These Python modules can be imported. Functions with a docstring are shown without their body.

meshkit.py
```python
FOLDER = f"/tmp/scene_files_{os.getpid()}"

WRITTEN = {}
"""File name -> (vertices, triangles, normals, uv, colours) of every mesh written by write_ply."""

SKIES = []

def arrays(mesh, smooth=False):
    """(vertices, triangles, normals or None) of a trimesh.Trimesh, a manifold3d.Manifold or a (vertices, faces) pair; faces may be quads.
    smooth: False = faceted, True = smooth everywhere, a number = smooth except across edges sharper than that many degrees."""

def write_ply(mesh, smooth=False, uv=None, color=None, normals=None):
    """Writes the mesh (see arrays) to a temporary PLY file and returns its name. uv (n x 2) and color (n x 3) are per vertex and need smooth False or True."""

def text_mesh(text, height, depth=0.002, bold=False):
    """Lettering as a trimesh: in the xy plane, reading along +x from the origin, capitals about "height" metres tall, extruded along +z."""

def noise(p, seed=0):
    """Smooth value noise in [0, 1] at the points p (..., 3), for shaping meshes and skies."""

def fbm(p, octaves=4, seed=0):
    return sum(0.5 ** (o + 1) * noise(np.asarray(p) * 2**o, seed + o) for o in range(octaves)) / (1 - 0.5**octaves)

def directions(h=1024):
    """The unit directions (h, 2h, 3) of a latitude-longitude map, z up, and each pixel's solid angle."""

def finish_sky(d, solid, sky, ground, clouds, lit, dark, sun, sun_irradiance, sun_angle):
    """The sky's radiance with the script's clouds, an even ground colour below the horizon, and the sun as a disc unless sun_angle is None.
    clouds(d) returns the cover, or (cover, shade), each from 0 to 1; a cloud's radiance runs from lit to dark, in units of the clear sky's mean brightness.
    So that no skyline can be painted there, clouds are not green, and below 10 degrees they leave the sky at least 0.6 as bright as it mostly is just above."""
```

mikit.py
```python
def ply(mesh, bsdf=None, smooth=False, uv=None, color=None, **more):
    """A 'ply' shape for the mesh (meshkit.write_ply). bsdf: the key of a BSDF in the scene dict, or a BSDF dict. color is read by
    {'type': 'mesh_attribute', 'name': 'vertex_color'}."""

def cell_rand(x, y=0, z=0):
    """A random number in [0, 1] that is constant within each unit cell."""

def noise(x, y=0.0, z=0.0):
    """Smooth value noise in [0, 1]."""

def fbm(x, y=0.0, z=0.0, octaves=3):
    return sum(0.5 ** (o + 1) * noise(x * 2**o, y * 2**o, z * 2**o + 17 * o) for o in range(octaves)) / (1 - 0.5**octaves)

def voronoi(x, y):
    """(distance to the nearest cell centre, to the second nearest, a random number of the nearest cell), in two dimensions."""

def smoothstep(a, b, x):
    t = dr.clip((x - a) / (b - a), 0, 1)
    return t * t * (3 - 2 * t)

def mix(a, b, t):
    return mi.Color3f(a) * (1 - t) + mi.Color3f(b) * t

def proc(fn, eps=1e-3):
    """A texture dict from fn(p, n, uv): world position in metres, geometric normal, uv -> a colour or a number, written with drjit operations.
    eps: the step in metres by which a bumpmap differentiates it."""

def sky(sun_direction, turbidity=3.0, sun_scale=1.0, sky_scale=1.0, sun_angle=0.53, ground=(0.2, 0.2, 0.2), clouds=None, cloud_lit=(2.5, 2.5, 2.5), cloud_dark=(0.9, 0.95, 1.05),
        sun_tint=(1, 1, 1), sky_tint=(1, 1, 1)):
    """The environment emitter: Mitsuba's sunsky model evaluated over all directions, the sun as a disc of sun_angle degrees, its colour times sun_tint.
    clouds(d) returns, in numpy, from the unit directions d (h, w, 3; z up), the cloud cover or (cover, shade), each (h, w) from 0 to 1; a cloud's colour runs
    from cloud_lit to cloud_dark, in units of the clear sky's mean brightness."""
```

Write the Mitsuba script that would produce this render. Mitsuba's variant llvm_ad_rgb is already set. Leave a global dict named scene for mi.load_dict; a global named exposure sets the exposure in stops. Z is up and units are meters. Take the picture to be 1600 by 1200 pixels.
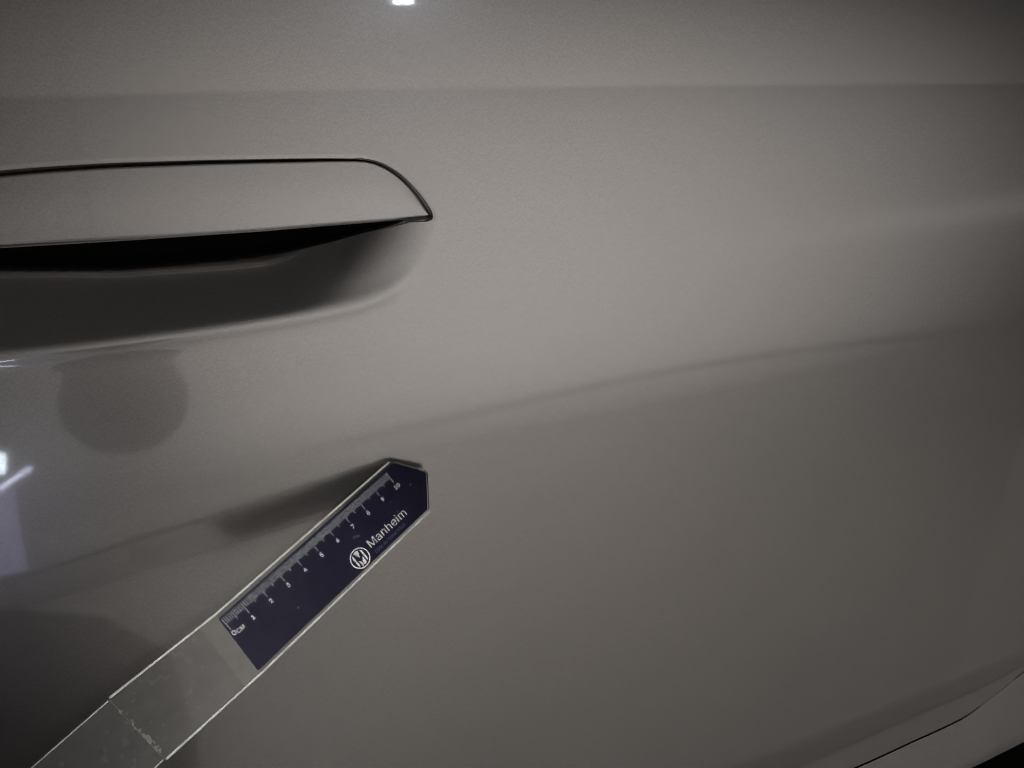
import math
import numpy as np
import drjit as dr
import trimesh
import shapely
import shapely.affinity
from shapely.geometry import Polygon, Point, box
from shapely.ops import unary_union
from scipy.interpolate import PchipInterpolator
import mitsuba as mi
import mikit, meshkit
from mikit import proc, noise, fbm, cell_rand, smoothstep, mix

T = mi.ScalarTransform4f
scene, labels = {'type': 'scene'}, {}

# ------------------------------------------------------------------ camera, light, exposure
YAW, PITCH = math.radians(23.0), math.radians(21.0)
EYE = np.array([0.0, -0.3536, 1.1])
FWD = np.array([math.sin(YAW) * math.cos(PITCH), math.cos(YAW) * math.cos(PITCH), -math.sin(PITCH)])
scene['camera'] = {'type': 'perspective', 'fov_axis': 'x', 'fov': 67.3801, 'near_clip': 0.01, 'far_clip': 60.0,
                   'to_world': T().look_at(origin=EYE.tolist(), target=(EYE + FWD).tolist(), up=[0, 0, 1])}
exposure = 0.0

AMBIENT = 0.024
scene['garage_air_light'] = {'type': 'constant', 'radiance': {'type': 'rgb', 'value': [AMBIENT, AMBIENT * 0.97, AMBIENT * 0.96]}}


def lamp(key, centre, target, w, h, rgb, grade=None, label='', up=(0, 0, 1)):
    """A lamp panel facing the car. grade = (u, v, left, right, down, up): its brightest point and its fall-off radii in panel units (a tube behind a diffuser)."""
    rad = {'type': 'rgb', 'value': list(rgb)}
    if grade:
        c = mi.Color3f(*rgb)
        gu, gv, gl, gr, gd, gt = grade
        def fn(p, n, uv):
            du, dv = p.x - gu, p.z - gv
            r = dr.sqrt(dr.square(du / dr.select(du < 0, gl, gr)) + dr.square(dv / dr.select(dv < 0, gd, gt)))
            zt = (p.z - 0.605 - 0.018 * (p.x - 1.3)) / 0.065                     # the tube behind the diffuser shows through on the right
            tube = dr.exp(-zt * zt) * smoothstep(1.1, 3.4, p.x) * (0.8 + 0.4 * noise(p.x * 5.0, p.z * 12.0, 1.0))
            return c * ((1.0 - smoothstep(0.0, 1.0, r)) * (0.42 + 0.58 * smoothstep(0.0, 0.24, p.z)) + 0.34 * tube)
        rad = proc(fn)
    scene[key] = {'type': 'rectangle', 'to_world': T().look_at(origin=list(centre), target=list(target), up=list(up)) @ T().scale([w / 2, h / 2, 1]),
                  'bsdf': {'type': 'diffuse', 'reflectance': {'type': 'rgb', 'value': 0.4}},
                  'emitter': {'type': 'area', 'radiance': rad}}
    labels[key] = {'label': label, 'category': 'lamp'}


lamp('diffuser_lamp', (1.1, -1.80, 1.104), (1.1, 0.0, 1.104), 6.6, 2.2, (0.56, 0.537, 0.518), grade=(0.80, 0.50, 1.9, 3.5, 3.0, 2.1),
     label='large soft diffuser lamp standing opposite the door handle')
lamp('ceiling_lamp', (0.358, -0.9, 1.363), (0.1, 0, 1.135), 0.032, 0.016, (15, 16.5, 21), label='small cool white lamp mirrored above the door handle')

def spot(key, origin, target, cutoff, beam, rgb):
    scene[key] = {'type': 'spot', 'to_world': T().look_at(origin=list(origin), target=list(target), up=[0, 1, 0.1]), 'cutoff_angle': cutoff, 'beam_width': beam,
                  'intensity': {'type': 'rgb', 'value': list(rgb)}}
spot('floor_spot', (0.45, -1.6, 2.3), (0.18, -1.15, 0), 30.0, 8.0, (2.2, 2.1, 2.04))      # reflector lamps overhead, turned down to the floor
spot('floor_spot_001', (1.6, -1.6, 2.3), (1.15, -0.9, 0), 34.0, 8.0, (1.45, 1.39, 1.35))
spot('torch', (0.02, -0.60, 1.20), (0.03, -0.06, 0.86), 11.5, 4.0, (0.66, 0.64, 0.62))       # inspection torch held on the ruler

labels['work_lamp'] = {'label': 'bright bluish work lamp mirrored in the paint left of the ruler', 'category': 'lamp'}
def bar(key, a, b, w, rgb):
    a, b = np.array(a), np.array(b)
    c, n = (a + b) / 2, np.array([0.38, 0.86, 0.33])
    scene[key] = {'type': 'rectangle', 'to_world': T().look_at(origin=c.tolist(), target=(c + n).tolist(), up=(b - a).tolist()) @ T().scale([w / 2, float(np.linalg.norm(b - a)) / 2, 1]),
                  'bsdf': {'type': 'diffuse', 'reflectance': {'type': 'rgb', 'value': 0.4}}, 'emitter': {'type': 'area', 'radiance': {'type': 'rgb', 'value': list(rgb)}}}
bar('work_lamp__tube', (-0.494, -1.5, 0.283), (-0.481, -1.5, 0.332), 0.013, (9, 10.5, 11.5))
bar('work_lamp__tube_001', (-0.545, -1.501, 0.225), (-0.436, -1.501, 0.279), 0.009, (5.0, 5.2, 7.0))
bar('work_lamp__diffuser', (-0.555, -1.51, 0.010), (-0.525, -1.51, 0.225), 0.10, (0.34, 0.34, 0.54))

# ------------------------------------------------------------------ traced profile of the car side (metres: x along the car, z up; y into the car)
def curve(pts):
    a = np.array(pts, float) / 1000
    return PchipInterpolator(a[:, 0], a[:, 1], extrapolate=True)

C1 = curve([(-900, 1097), (-76, 1097), (35, 1099.3), (150, 1100.7), (301, 1102.1), (512, 1103.2), (1200, 1104)])
C2 = curve([(-900, 880), (-118, 912.9), (-55, 920.4), (-13, 927.6), (47, 935.6), (114, 940.6), (189, 945), (276, 947.6), (378, 945.5), (573, 936.3), (1200, 915)])
STREAK = curve([(-900, 1000), (226, 1017.2), (313, 1021.4), (415, 1024.2), (539, 1025.9), (1200, 1028)])
B1 = curve([(-900, 690), (-300, 670), (63, 640), (205, 610), (327, 596), (421, 588), (536, 584), (622, 581), (712, 584), (800, 620), (950, 760), (1200, 860)])
B2 = curve([(-900, 660), (-300, 640), (61, 600), (207, 563), (326, 547), (452, 538), (548, 537), (634, 538), (724, 547), (800, 590), (950, 735), (1200, 850)])
GAP = curve([(-900, 862), (-300, 858), (-200, 842), (-153, 816), (-119, 796), (-91.5, 778.6), (-54, 750), (80, 640), (265, 548), (398, 510), (545, 497.5), (602, 498), (659, 501), (696, 513), (728, 528), (800, 562), (950, 725), (1200, 840)])
SILL = curve([(-900, 790), (-300, 790), (-160, 775), (-126, 752), (-60, 700), (80, 580), (269, 482), (406, 452), (572, 432), (663, 424), (756, 428), (800, 440), (950, 650), (1200, 780)])

HANDLE_TOP = np.array([(-165, 1048), (-163, 1056), (-157, 1061), (-140, 1064), (-120, 1066), (-102.4, 1067.7), (-82.4, 1069.4), (-61.6, 1070.9), (-39.8, 1072.0), (-17, 1072.5), (7, 1072.5), (32.3, 1072.2), (59.1, 1071.7), (70, 1071.3),
                       (77, 1070.8), (82, 1069.8), (87.3, 1067.6), (93.1, 1063.7), (98.8, 1058.2), (103.1, 1052.9), (106.0, 1048.4), (107.6, 1045.3), (107.8, 1043.9), (107.0, 1042.9), (105.5, 1042.5)]) / 1000
HANDLE_BOT = np.array([(-165, 1048), (-163, 1044), (-157, 1042), (-140, 1041.6), (-108.6, 1041.5), (-67.5, 1041.3), (-22, 1041.1), (2.6, 1041.2), (28.7, 1041.3), (56.4, 1041.8), (85.7, 1042.2), (98, 1042.4), (105.5, 1042.5)]) / 1000
LIP = curve([(-195, 1041), (-190, 1022), (-175, 1006), (-150, 1001), (-108, 999.3), (-76, 998.7), (-53, 998.5), (-29, 998.9), (-3, 999.6), (24, 1000.9), (53, 1002.9), (71, 1005), (83.6, 1008.7), (93.3, 1013.7), (101.7, 1022.3), (106.9, 1032.7), (109.2, 1041.6)])
EDGE = curve([(-195, 1041), (-150, 1034), (-104.7, 1032.5), (-72.4, 1030.3), (-49.4, 1028.3), (-25, 1026.8), (1.1, 1026.9), (28.7, 1027.8), (58.2, 1032.4), (75, 1036.6), (89.4, 1039.8), (98, 1041.8), (102, 1042.6), (109.2, 1043.0)])


def G(x, z):
    return np.clip(z - 1.0, -0.4, 1) ** 2 / 22.0 + np.clip(x - 0.10, -1, 0.5) ** 2 / 28.0


def sstep(a, b, x):
    t = np.clip((x - a) / (b - a), 0, 1)
    return t * t * (3 - 2 * t)


def skin(x, z):
    """The door's outer skin without the handle pocket."""
    y = G(x, z)
    t = z - C1(x)
    y = y + np.where(t < 0, 0.065 * 0.03 * (np.exp(np.minimum(t, 0) / 0.03) - 1), 0) + np.where(t > 0, 0.9 * np.maximum(t, 0) ** 2, 0)   # shoulder line
    t = C2(x) - z
    fade = sstep(0.02, 0.12, x)
    y = y + 0.001 * 0.05 * (1 - np.exp(-np.maximum(t, 0) / 0.05)) * (0.4 + 0.6 * fade)
    y = y - 0.000044 * (1 + 1.3 * sstep(0.30, 0.55, x)) * (0.35 + 0.65 * fade) * (0.9 + 0.2 * np.sin(x * 37) * np.sin(x * 11 + 1)) * np.tanh((z - C2(x)) / 0.0022)                                 # lower character line
    b1, b2 = B1(x), B2(x)
    y = y + 0.24 * np.minimum(np.logaddexp(0, (b1 - z) / 0.004) * 0.004, b1 - b2 + 0.003)
    y = y - 0.0022 * sstep(0.0, 0.02, b2 - z) * 0 + 0.0026 * np.tanh((b2 - z) / 0.006)
    return y


def smooth_poly(pts, n):
    a = np.asarray(pts, float)
    s = np.concatenate([[0], np.cumsum(np.linalg.norm(np.diff(a, axis=0), axis=1))])
    s /= s[-1]
    f = PchipInterpolator(s, a)
    return f(np.linspace(0, 1, n))

POCKET = Polygon(np.vstack([smooth_poly(HANDLE_TOP, 500), smooth_poly(HANDLE_BOT, 300)[::-1][1:-1]])).buffer(0)
POCKET_RING = POCKET.exterior


def dmax(x):
    return 0.016 * sstep(0.112, 0.030, x) * sstep(-0.195, -0.145, x)


def pocket(x, z):
    """Depth of the hand pocket and of the slot round the handle below the skin."""
    d = np.zeros_like(x)
    on = (x > -0.2) & (x < 0.112) & (z > 0.985) & (z < 1.08)
    px, pz = x[on], z[on]
    lip, edge, dm = LIP(px), EDGE(px), dmax(px)
    h = np.maximum(edge - lip, 1e-4)
    t = np.clip((pz - lip) / h, 0, 1 + 0.003 / h)
    soft = 0.011 / h
    t2 = t * t / (t + soft) * (1 + soft)
    bowl = dm * t2
    bowl = bowl - 0.00055 * sstep(0, 0.004, dm) * np.exp(-((pz - lip - 0.0015) / 0.0052) ** 2)
    bowl = bowl + (dm > 1e-5) * 0.014 * sstep(0.0010, 0.0025, pz - edge) * (pz > lip)
    pts = shapely.points(px, pz)
    inside = shapely.contains(POCKET, pts)
    dist = shapely.distance(POCKET_RING, pts) * np.where(inside, 1, -1)
    slot = 0.024 * sstep(0.0, 0.0010, dist) + 0.0003 * sstep(-0.0022, 0.0004, dist)
    slot = slot * np.where(pz < 1.0432, sstep(0.108, 0.097, px), 1.0)
    bowl = bowl * np.where(pz > 1.0435, sstep(0.0, 0.0010, dist), 1.0)
    d[on] = np.where(bowl < 0, bowl, np.maximum(bowl, slot))
    return d


def grid_mesh(X, Y, Z, flip=False):
    n, m = X.shape
    v = np.stack([X, Y, Z], -1).reshape(-1, 3)
    i, j = np.meshgrid(np.arange(n - 1), np.arange(m - 1), indexing='ij')
    a = i * m + j
    f = np.stack([a, a + 1, a + m + 1, a + m], -1).reshape(-1, 4)
    if flip:
        f = f[:, ::-1]
    return v, f


def part(key, mesh, bsdf, smooth=False, label=None, **more):
    scene[key] = mikit.ply(mesh, bsdf, smooth=smooth, **more)
    if label:
        labels[key] = {'label': label}

# ------------------------------------------------------------------ materials
def paint_colour(p, n, uv):
    f1 = cell_rand(dr.floor(p.x * 2600), dr.floor(p.y * 2600), dr.floor(p.z * 2600))
    f2 = cell_rand(dr.floor(p.x * 1300 + 7), dr.floor(p.y * 1300), dr.floor(p.z * 1300))
    g = 0.84 + 0.22 * f1 + 0.10 * f2
    c = mix((0.575, 0.54, 0.51), (0.55, 0.53, 0.515), noise(p.x * 9, p.z * 9, 3.0))
    return c * g

scene['paint'] = {'type': 'twosided', 'bsdf': {'type': 'blendbsdf', 'weight': 0.13, 'base': {'type': 'principled', 'base_color': proc(paint_colour), 'metallic': 0.94, 'roughness': 0.27,
                  'specular': 0.5}, 'lacquer': {'type': 'roughconductor', 'material': 'none', 'distribution': 'ggx', 'alpha': 0.002}}}
scene['black_plastic'] = {'type': 'twosided', 'bsdf': {'type': 'roughplastic', 'diffuse_reflectance': {'type': 'rgb', 'value': [0.006, 0.006, 0.006]}, 'alpha': 0.35}}
scene['rubber'] = {'type': 'twosided', 'bsdf': {'type': 'diffuse', 'reflectance': {'type': 'rgb', 'value': 0.006}}}

def concrete(p, n, uv):
    return mix((0.68, 0.66, 0.64), (0.80, 0.78, 0.755), fbm(p.x * 3, p.y * 3, 0.0, octaves=4))
scene['concrete'] = {'type': 'diffuse', 'reflectance': proc(concrete)}

# ------------------------------------------------------------------ the setting
v = np.array([[-6, -6, 0], [6, -6, 0], [6, 6, 0], [-6, 6, 0.0]])
part('garage_floor', (v, np.array([[0, 1, 2, 3]])), 'concrete')
labels['garage_floor'] = {'label': 'pale concrete floor under the car', 'kind': 'structure'}

mat = Polygon([(-1.6, -1.38), (-0.55, -1.36), (-0.30, -1.22), (-0.17, -1.05), (-0.12, -0.80), (-0.12, -0.25), (-1.6, -0.25)]).buffer(-0.06).buffer(0.06)
m = trimesh.creation.extrude_polygon(mat, 0.008); m.apply_translation([0, 0, 0.003])
part('floor_mat', m, 'rubber')
labels['floor_mat'] = {'label': 'dark rubber mat lying on the pale floor beside the car', 'category': 'mat'}

th_ = np.linspace(0, np.pi * 0.80, 26)                        # rounded shade, open below
prof = np.vstack([np.stack([0.102 * np.sin(th_), 0.096 * np.cos(th_)], -1), [[0.056, -0.078]], np.stack([0.098 * np.sin(th_[::-1]), 0.092 * np.cos(th_[::-1])], -1)])
prof[0, 0] = prof[-1, 0] = 0.0
m = trimesh.creation.revolve(prof, sections=72)
rod = trimesh.creation.cylinder(0.0012, 1.9, sections=10); rod.apply_translation([0, 0, 0.096 + 0.95])
for k_, g_, b_ in (('lamp_housing__shade', m, 'grey_enamel'), ('lamp_housing__cord', rod, 'rubber')):
    g_.apply_translation([-0.150, -1.0, 0.612])
    part(k_, g_, b_, smooth=35)
scene['grey_enamel'] = {'type': 'twosided', 'bsdf': {'type': 'diffuse', 'reflectance': {'type': 'rgb', 'value': [0.24, 0.215, 0.28]}}}
labels['lamp_housing'] = {'label': 'grey round lamp shade hanging on a thin cord, mirrored below the handle', 'category': 'lamp shade'}

# ------------------------------------------------------------------ the car side
labels['car'] = {'label': 'beige grey metallic car side with flush door handle, ruler held against its door', 'category': 'car'}

xs = np.concatenate([np.arange(-0.45, -0.205, 0.006), np.arange(-0.205, -0.075, 0.0015), np.arange(-0.075, 0.074, 0.0006), np.arange(0.074, 0.112, 0.0003), np.arange(0.112, 0.125, 0.0006), np.arange(0.125, 0.951, 0.004)])
za = np.concatenate([np.arange(1.24, 1.12, -0.003), np.arange(1.12, 1.082, -0.001), np.arange(1.082, 0.99, -0.0005), np.arange(0.99, 0.88, -0.0014)])
tb = np.linspace(0, 1, 261) ** 0.9
XX, ZA = np.meshgrid(xs, za)
htc = smooth_poly(HANDLE_TOP, 900)
ht = np.interp(np.clip(xs, -0.13, 0.072), htc[:, 0], htc[:, 1])       # rows run along the slot above the handle
ZA = ZA + (ht - 1.0715) * np.interp(ZA, [1.045, 1.060, 1.078, 1.095], [0, 1, 1, 0])
gz = GAP(xs)
ZB = 0.88 + (gz[None, :] - 0.88) * tb[:, None]
ZZ = np.vstack([ZA, ZB])
XX = np.broadcast_to(xs, ZZ.shape).copy()
YY = skin(XX, ZZ) + pocket(XX, ZZ)
# hemmed lower edge: two extra rows turned into the car
hem = [(0.0003, -0.0001), (0.0030, 0.0004), (0.014, 0.0010)]
Xh, Yh, Zh = [XX], [YY], [ZZ]
for dy, dz in hem:
    Xh.append(XX[-1:]); Yh.append(YY[-1:] + dy); Zh.append(ZZ[-1:] + dz)
part('car__door', grid_mesh(np.vstack(Xh), np.vstack(Yh), np.vstack(Zh), True), 'paint', smooth=True)

# handle: a loft between its upper and lower outline, edges rolled in
top = smooth_poly(HANDLE_TOP, 420)
hp = POCKET
ring = np.array(hp.exterior.coords)[:-1]
sq = np.linspace(0, 1, 1600, endpoint=False)
outline = np.array([hp.exterior.interpolate(q, normalized=True).coords[0] for q in sq])
tan = np.roll(outline, -1, 0) - np.roll(outline, 1, 0)
nrm = np.stack([-tan[:, 1], tan[:, 0]], -1) / np.linalg.norm(tan, axis=1, keepdims=True)
if not hp.exterior.is_ccw:
    nrm = -nrm
gapw = np.interp(outline[:, 0], [-0.16, -0.06, 0.05, 0.085, 0.1075], [0.0018, 0.0018, 0.0012, 0.0007, 0.0002])
gapw = gapw * np.where(outline[:, 1] < 1.0432, 0.1, 1.0)      # hardly any slot below the handle
outline = outline + nrm * gapw[:, None]
hpoly = Polygon(outline).buffer(0)


def handle_mesh():
    lo, hi = hpoly.bounds[0], hpoly.bounds[2]
    u = np.linspace(0, 1, 520)
    x = lo + (hi - lo) * (0.5 - 0.5 * np.cos(np.pi * u)) * 1.0
    x = np.sort(np.concatenate([x, hi - (hi - lo) * np.linspace(0, 0.12, 160)[1:-1]]))
    x = np.unique(np.clip(x, lo + 1e-6, hi - 1e-6))
    zt, zb = [], []
    oc = np.vstack([outline, outline[:1]])
    # upper and lower crossing of each vertical line with the outline
    for xi in x:
        g = hpoly.intersection(shapely.geometry.LineString([(xi, 0.9), (xi, 1.2)]))
        zb.append(g.bounds[1]); zt.append(g.bounds[3])
    zt, zb = np.array(zt), np.array(zb)
    r = np.linspace(0, 1, 41)
    r = 0.5 - 0.5 * np.cos(np.pi * r)
    X = np.broadcast_to(x, (len(r), len(x))).copy()
    Z = zt + (zb - zt) * r[:, None]
    d = shapely.distance(hpoly.exterior, shapely.points(X.ravel(), Z.ravel())).reshape(X.shape)
    dbot = Z - zb
    roll = lambda q, R: R - np.sqrt(np.maximum(R * R - (R - np.minimum(q, R)) ** 2, 0))
    Y = G(X, Z) - 0.0004 + roll(d, 0.0007) + roll(dbot, 0.0022) * 0.8
    Y = Y - 0.0006 * np.sin(np.pi * np.clip((Z - zb) / np.maximum(zt - zb, 1e-5), 0, 1))
    # side wall, 12 mm deep, all round
    Xs, Ys, Zs = [X], [Y], [Z]
    top_wall = (X[:1], Y[:1] + 0.012, Z[:1]); bot_wall = (X[-1:], Y[-1:] + 0.011, Z[-1:] + 0.004)
    return grid_mesh(np.vstack([top_wall[0], X, bot_wall[0]]), np.vstack([top_wall[1], Y, bot_wall[1]]), np.vstack([top_wall[2], Z, bot_wall[2]]), True)

part('car__door__handle', handle_mesh(), 'paint', smooth=50)

# black liner behind the handle
x = np.linspace(-0.185, 0.1035, 300)
t = np.linspace(0, 1, 12)
e, dm = EDGE(x), dmax(x)
zt = np.minimum(1.060, e + 0.035)
zb_, yb_ = np.interp(x, HANDLE_BOT[2:, 0], HANDLE_BOT[2:, 1]) - 0.0001, 0.0032                                    # inner edge of the handle's lower wall
Z = np.vstack([e + 0.0002 + (zb_ - e) * t[:, None]])
X = np.broadcast_to(x, Z.shape).copy()
deep = np.maximum(dm + 0.0012, 0.004)
Y = G(X, Z) + deep + (np.minimum(yb_, deep) - deep) * t[:, None] ** 1.5
part('car__door__handle_liner', grid_mesh(X, Y, Z, True), 'rubber', smooth=True)

# sill below the door: rolled top edge, face, rolled bottom edge
xs2 = np.linspace(-0.45, 0.95, 500)
g2, s2 = GAP(xs2) - 0.0045, SILL(xs2)
s2 = np.minimum(s2, g2 - 0.01)
yb = skin(xs2, GAP(xs2)) + 0.0003
t = np.linspace(0, 1, 50)
Z = g2 + (s2 - g2) * t[:, None]
X = np.broadcast_to(xs2, Z.shape).copy()
Y = yb - 0.010 * t[:, None] + 0.010 * np.maximum(t[:, None] - 0.75, 0) ** 2 * 16 * 0.5
Xs = [X[:1], X[:1], X, X[-1:], X[-1:]]
Xs = [X, X[-1:], X[-1:]]
Ys = [Y + 0.0008, Y[-1:] + 0.004, Y[-1:] + 0.05]
Zs = [Z, Z[-1:] - 0.001, Z[-1:] + 0.001]
part('car__sill', grid_mesh(np.vstack(Xs), np.vstack(Ys), np.vstack(Zs), True), 'paint', smooth=True)
# rubber seal behind the shut line
Z = g2 + np.linspace(0.02, -0.02, 5)[:, None]
X = np.broadcast_to(xs2, Z.shape).copy()
part('car__door_seal', grid_mesh(X, np.broadcast_to(yb + 0.0125, Z.shape).copy(), Z, True), 'rubber', smooth=True)
# dark underside
Z = (s2 + 0.001) * (1 - np.linspace(0, 1, 12)[:, None]) + 0.004 * np.linspace(0, 1, 12)[:, None]
X = np.broadcast_to(xs2, Z.shape).copy()
part('car__underbody', grid_mesh(X, yb + 0.05 + 0.02 * np.linspace(0, 1, 12)[:, None], Z, True), 'rubber', smooth=True)

# ------------------------------------------------------------------ the ruler
O = np.array([-0.002575, -0.043515, 0.872791])
F1 = np.array([0.8519757713095308, 0.3836462371892195, 0.3563044341459744])
F2 = np.array([0.5013613139138225, -0.40163584594033847, -0.7663716331952755])
F1 /= np.linalg.norm(F1); F2 -= F1 * (F1 @ F2); F2 /= np.linalg.norm(F2)
NV = -np.cross(F1, F2)                       # towards the viewer
THICK = 0.0028
EYE_TO_TIP = O + F1 * 0.118 + F2 * 0.0055 - EYE
for _ in range(40):                          # slide the ruler up until its back just clears the paint
    back = np.array([O + F1 * a + F2 * b - NV * THICK for a, b in ((0.106, -0.0112), (0.118, 0.0058), (0.1050, 0.0222), (0.112, -0.003))])
    gap_ = float(np.min(skin(back[:, 0], back[:, 2]) - back[:, 1])) - 0.0002
    O = O + EYE_TO_TIP / EYE_TO_TIP[1] * gap_ * 0.8


def on_ruler(mesh, dx=0.0, dy=0.0, dz=0.0):
    """Local ruler axes: x along it to the tip, y up the lettering (towards the scale), z out of its face."""
    M = np.eye(4)
    M[:3, 0], M[:3, 1], M[:3, 2] = F1, -F2, NV
    M[:3, 3] = O + F1 * dx - F2 * dy + NV * dz
    m = mesh.copy()
    m.apply_transform(M)
    return m


def mm(pts):
    return np.array(pts, float) / 1000 * np.array([1, -1])


def extrude(poly, h):
    polys = getattr(poly, 'geoms', [poly])
    return trimesh.util.concatenate([trimesh.creation.extrude_polygon(p, h) for p in polys if p.area > 1e-12])


labels['ruler'] = {'label': 'clear acrylic ruler with navy centimetre scale, its pointed tip touching the car door', 'category': 'ruler'}
plate_poly = Polygon(mm([(-50, -13.6), (-0.8, -10.6), (106.0, -10.4), (107.4, -9.8), (117.6, 4.6), (117.8, 6.6), (106.2, 20.6), (104.6, 21.4), (-3, 21.3), (-50, 19.7)])).buffer(-0.0004).buffer(0.0004)
grip_poly = Polygon(mm([(-150, -13.2), (-50.15, -13.1), (-50.15, 19.3), (-150, 19.4)])).buffer(0.0)
def haze_amount(p, n, uv):
    d = p - mi.Point3f(*O.tolist())
    l = (d.x * float(F1[0]) + d.y * float(F1[1]) + d.z * float(F1[2])) * 1000.0
    w = (d.x * float(F2[0]) + d.y * float(F2[1]) + d.z * float(F2[2])) * 1000.0
    e = -1.0 - 0.06 * w
    band = smoothstep(-9.0, -7.5, l - e) * smoothstep(0.6, -0.2, l - e)
    cloud = fbm(l * 0.22, w * 0.3, 2.0, octaves=3)
    speck = smoothstep(0.83, 0.93, noise(l * 0.45, w * 0.45, 5.0)) * smoothstep(-4.0, -8.0, l)
    scratch = smoothstep(0.90, 0.97, noise(l * 0.10 + w * 1.3, w * 0.25 - l * 1.6, 9.0))
    return 0.055 + 0.03 * cloud + 0.07 * band + 0.03 * speck + 0.02 * scratch
scene['acrylic'] = {'type': 'blendbsdf', 'weight': proc(haze_amount), 'clear': {'type': 'dielectric', 'int_ior': 1.49, 'ext_ior': 1.0},
                    'haze': {'type': 'twosided', 'bsdf': {'type': 'diffuse', 'reflectance': {'type': 'rgb', 'value': [0.72, 0.72, 0.68]}}}}
def scuffed(p, n, uv):
    return mi.Color3f(0.70, 0.70, 0.66) * (0.6 + 0.8 * fbm(p.x * 260, p.y * 260, p.z * 260, octaves=3))
scene['frosted_edge'] = {'type': 'twosided', 'bsdf': {'type': 'principled', 'base_color': proc(scuffed), 'roughness': 0.45, 'specular': 0.5}}
part('ruler__plate', on_ruler(extrude(plate_poly, THICK), dz=-THICK), 'acrylic')
part('ruler__grip', on_ruler(extrude(grip_poly, THICK), dz=-THICK - 0.0004), 'acrylic')


def rim(poly, w, out=0.00004):
    return poly.buffer(out + w, join_style=1).difference(poly.buffer(out, join_style=1))
cut = box(-0.0496, -0.1, 0.1055, 0.1)
part('ruler__edge', on_ruler(extrude(rim(plate_poly, 0.0009).intersection(cut), THICK), dz=-THICK), 'frosted_edge')
cutg = box(-0.1499, -0.1, -0.0506, 0.1)
part('ruler__grip__edge', on_ruler(extrude(rim(grip_poly, 0.0005).intersection(cutg), THICK), dz=-THICK - 0.0004), 'frosted_edge')

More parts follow.
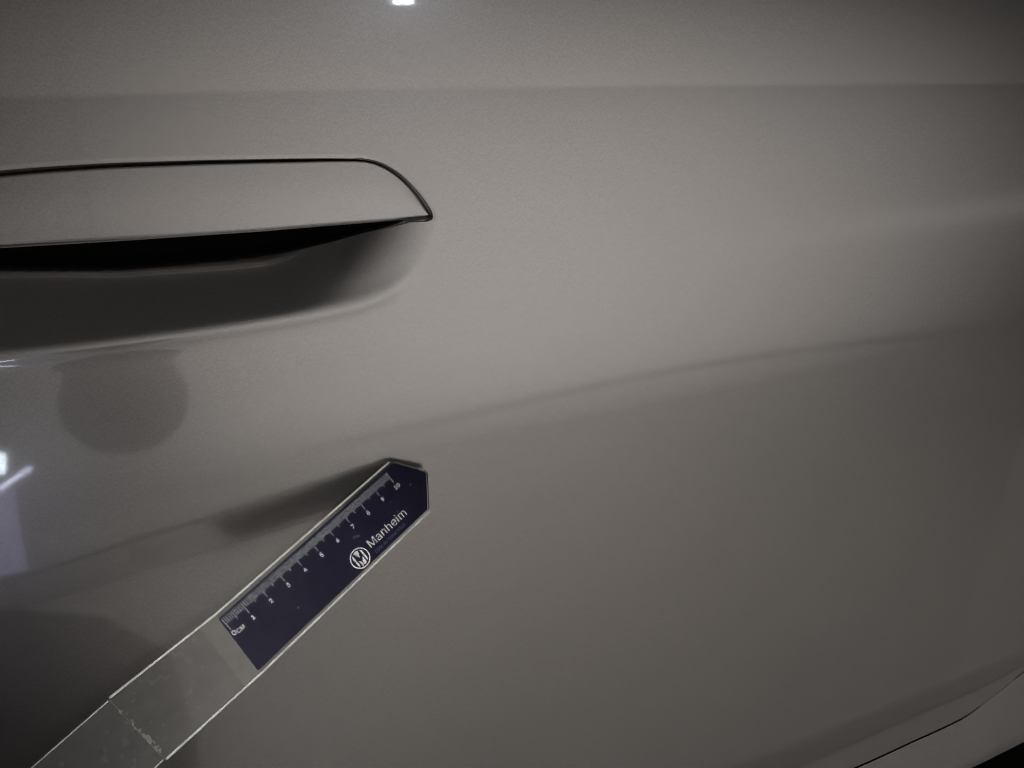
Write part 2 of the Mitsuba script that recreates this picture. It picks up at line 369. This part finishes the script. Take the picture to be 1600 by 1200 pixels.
# navy printed label on the face of the plate
sticker_poly = Polygon(mm([(-0.8, -8.9), (-2.8, 20.0), (104.3, 20.2), (105.0, 19.8), (116.6, 6.2), (116.5, 4.8), (106.6, -9.0), (105.6, -9.4)])).buffer(-0.0007).buffer(0.0007)
def navy(p, n, uv):
    w = fbm(p.x * 90, p.y * 90, p.z * 90, octaves=3)
    q = noise(p.x * 420, p.y * 420, p.z * 420)
    spot = smoothstep(0.86, 0.95, q) * smoothstep(0.45, 0.6, w)
    return mix((0.009, 0.0085, 0.028), (0.10, 0.095, 0.13), spot * 0.9 + 0.10 * w)
scene['navy_print'] = {'type': 'twosided', 'bsdf': {'type': 'principled', 'base_color': proc(navy), 'roughness': 0.45, 'specular': 0.12}}
part('ruler__sticker', on_ruler(extrude(sticker_poly, 0.0002), dz=0.0006), 'navy_print')

def worn_white(p, n, uv):
    w = fbm(p.x * 500, p.y * 500, p.z * 500, octaves=2)
    return mix((0.55, 0.54, 0.58), (0.85, 0.84, 0.86), smoothstep(0.2, 0.45, w))
scene['white_print'] = {'type': 'twosided', 'bsdf': {'type': 'diffuse', 'reflectance': proc(worn_white)}}
scene['grey_print'] = {'type': 'twosided', 'bsdf': {'type': 'diffuse', 'reflectance': {'type': 'rgb', 'value': [0.74, 0.73, 0.77]}}}
scene['blue_print'] = {'type': 'twosided', 'bsdf': {'type': 'diffuse', 'reflectance': {'type': 'rgb', 'value': [0.13, 0.14, 0.28]}}}
PZ, PH = 0.00085, 0.00003

ticks = []
for k in range(0, 101):
    a, b = -8.0, (-1.8 if k % 10 == 0 else -3.3 if k % 5 == 0 else -4.6)
    w = 0.12 if k % 5 == 0 else 0.11
    ticks.append(box((k - w) / 1000, -b / 1000, (k + w) / 1000, -a / 1000))
part('ruler__sticker__scale_marks', on_ruler(trimesh.util.concatenate([extrude(q, PH) for q in ticks]), dz=PZ), 'grey_print')

nums = []
def text(s_, h, bold=False, depth=PH):
    m = meshkit.text_mesh(s_, h, depth=depth, bold=bold)
    return m
for k in range(1, 11):
    m = text(str(k), 0.0020, True)
    c = (m.bounds[0] + m.bounds[1]) / 2
    m.apply_translation([k / 100 - c[0], -0.0008 - c[1], 0])
    nums.append(m)
m = text('CM', 0.0018, True); c = (m.bounds[0] + m.bounds[1]) / 2; m.apply_translation([0.0031 - c[0], -0.0009 - c[1], 0]); nums.append(m)
m = text('0', 0.0022, True); c = (m.bounds[0] + m.bounds[1]) / 2; m.apply_translation([0.0001 - c[0], -0.0002 - c[1], 0]); nums.append(m)
part('ruler__sticker__numerals', on_ruler(trimesh.util.concatenate(nums), dz=PZ), 'white_print')

m = text('Manheim', 0.0041); w = m.bounds[1][0] - m.bounds[0][0]
m.apply_translation([-m.bounds[0][0], 0, 0]); m.apply_scale([0.0248 / w, 1, 1]); m.apply_translation([0.0700, -0.0148, 0])
part('ruler__sticker__lettering', on_ruler(m, dz=PZ), 'white_print')
m = text('COX AUTOMOTIVE', 0.0015); w = m.bounds[1][0] - m.bounds[0][0]
m.apply_translation([-m.bounds[0][0], 0, 0]); m.apply_scale([0.0205 / w, 1, 1]); m.apply_translation([0.0702, -0.0184, 0])
part('ruler__sticker__small_lettering', on_ruler(m, dz=PZ), 'blue_print')

# round emblem: ring with the white facets of a broad letter inside
ec, er = np.array([0.0627, -0.0146]), 0.0051
ringp = Point(0, 0).buffer(er, 64).difference(Point(0, 0).buffer(er - 0.00062, 64))
disc = Point(0, 0).buffer(er * 0.76, 64)
def q(*p):
    return Polygon(np.array(p) * er)
facets = unary_union([
    q((-0.34, 0.80), (0.34, 0.80), (0.02, 0.02)),
    q((-0.60, 0.62), (-0.60, -0.62), (-0.42, -0.62), (-0.42, 0.62)),
    q((0.60, 0.62), (0.60, -0.62), (0.42, -0.62), (0.42, 0.62)),
    q((-0.28, -0.10), (-0.28, -0.80), (-0.12, -0.80), (-0.08, -0.35)),
    q((0.28, 0.0), (0.30, -0.80), (-0.06, -0.80), (0.02, -0.36)),
]).intersection(disc)
emb = extrude(unary_union([ringp, facets]), PH)
emb.apply_translation([ec[0], ec[1], 0])
part('ruler__sticker__emblem', on_ruler(emb, dz=PZ), 'white_print')

# smear of old glue across the joint of plate and grip
rng = np.random.default_rng(4)
blobs = []
for k in range(26):
    y = rng.uniform(-9, 17)
    r = rng.uniform(0.25, 0.7) * (1.6 if 5 < y < 11 else 0.7)
    blobs.append(shapely.affinity.rotate(shapely.affinity.scale(Point(-49.6 + rng.normal(0, 0.35) + 0.02 * y, -y).buffer(r, 10), 0.8, 1.9), rng.uniform(-25, 25)))
glue = shapely.affinity.scale(unary_union(blobs), 0.001, 0.001, origin=(0, 0))
def glue_colour(p, n, uv):
    return mix((0.42, 0.42, 0.40), (0.46, 0.44, 0.24), smoothstep(0.4, 0.6, noise(p.x * 160, p.y * 160, p.z * 160)))
scene['dried_glue'] = {'type': 'blendbsdf', 'weight': 0.35, 'clear': {'type': 'null'}, 'glue': {'type': 'twosided', 'bsdf': {'type': 'diffuse', 'reflectance': proc(glue_colour)}}}
part('ruler__glue_smear', on_ruler(extrude(glue, 0.00006), dz=0.00005), 'dried_glue')
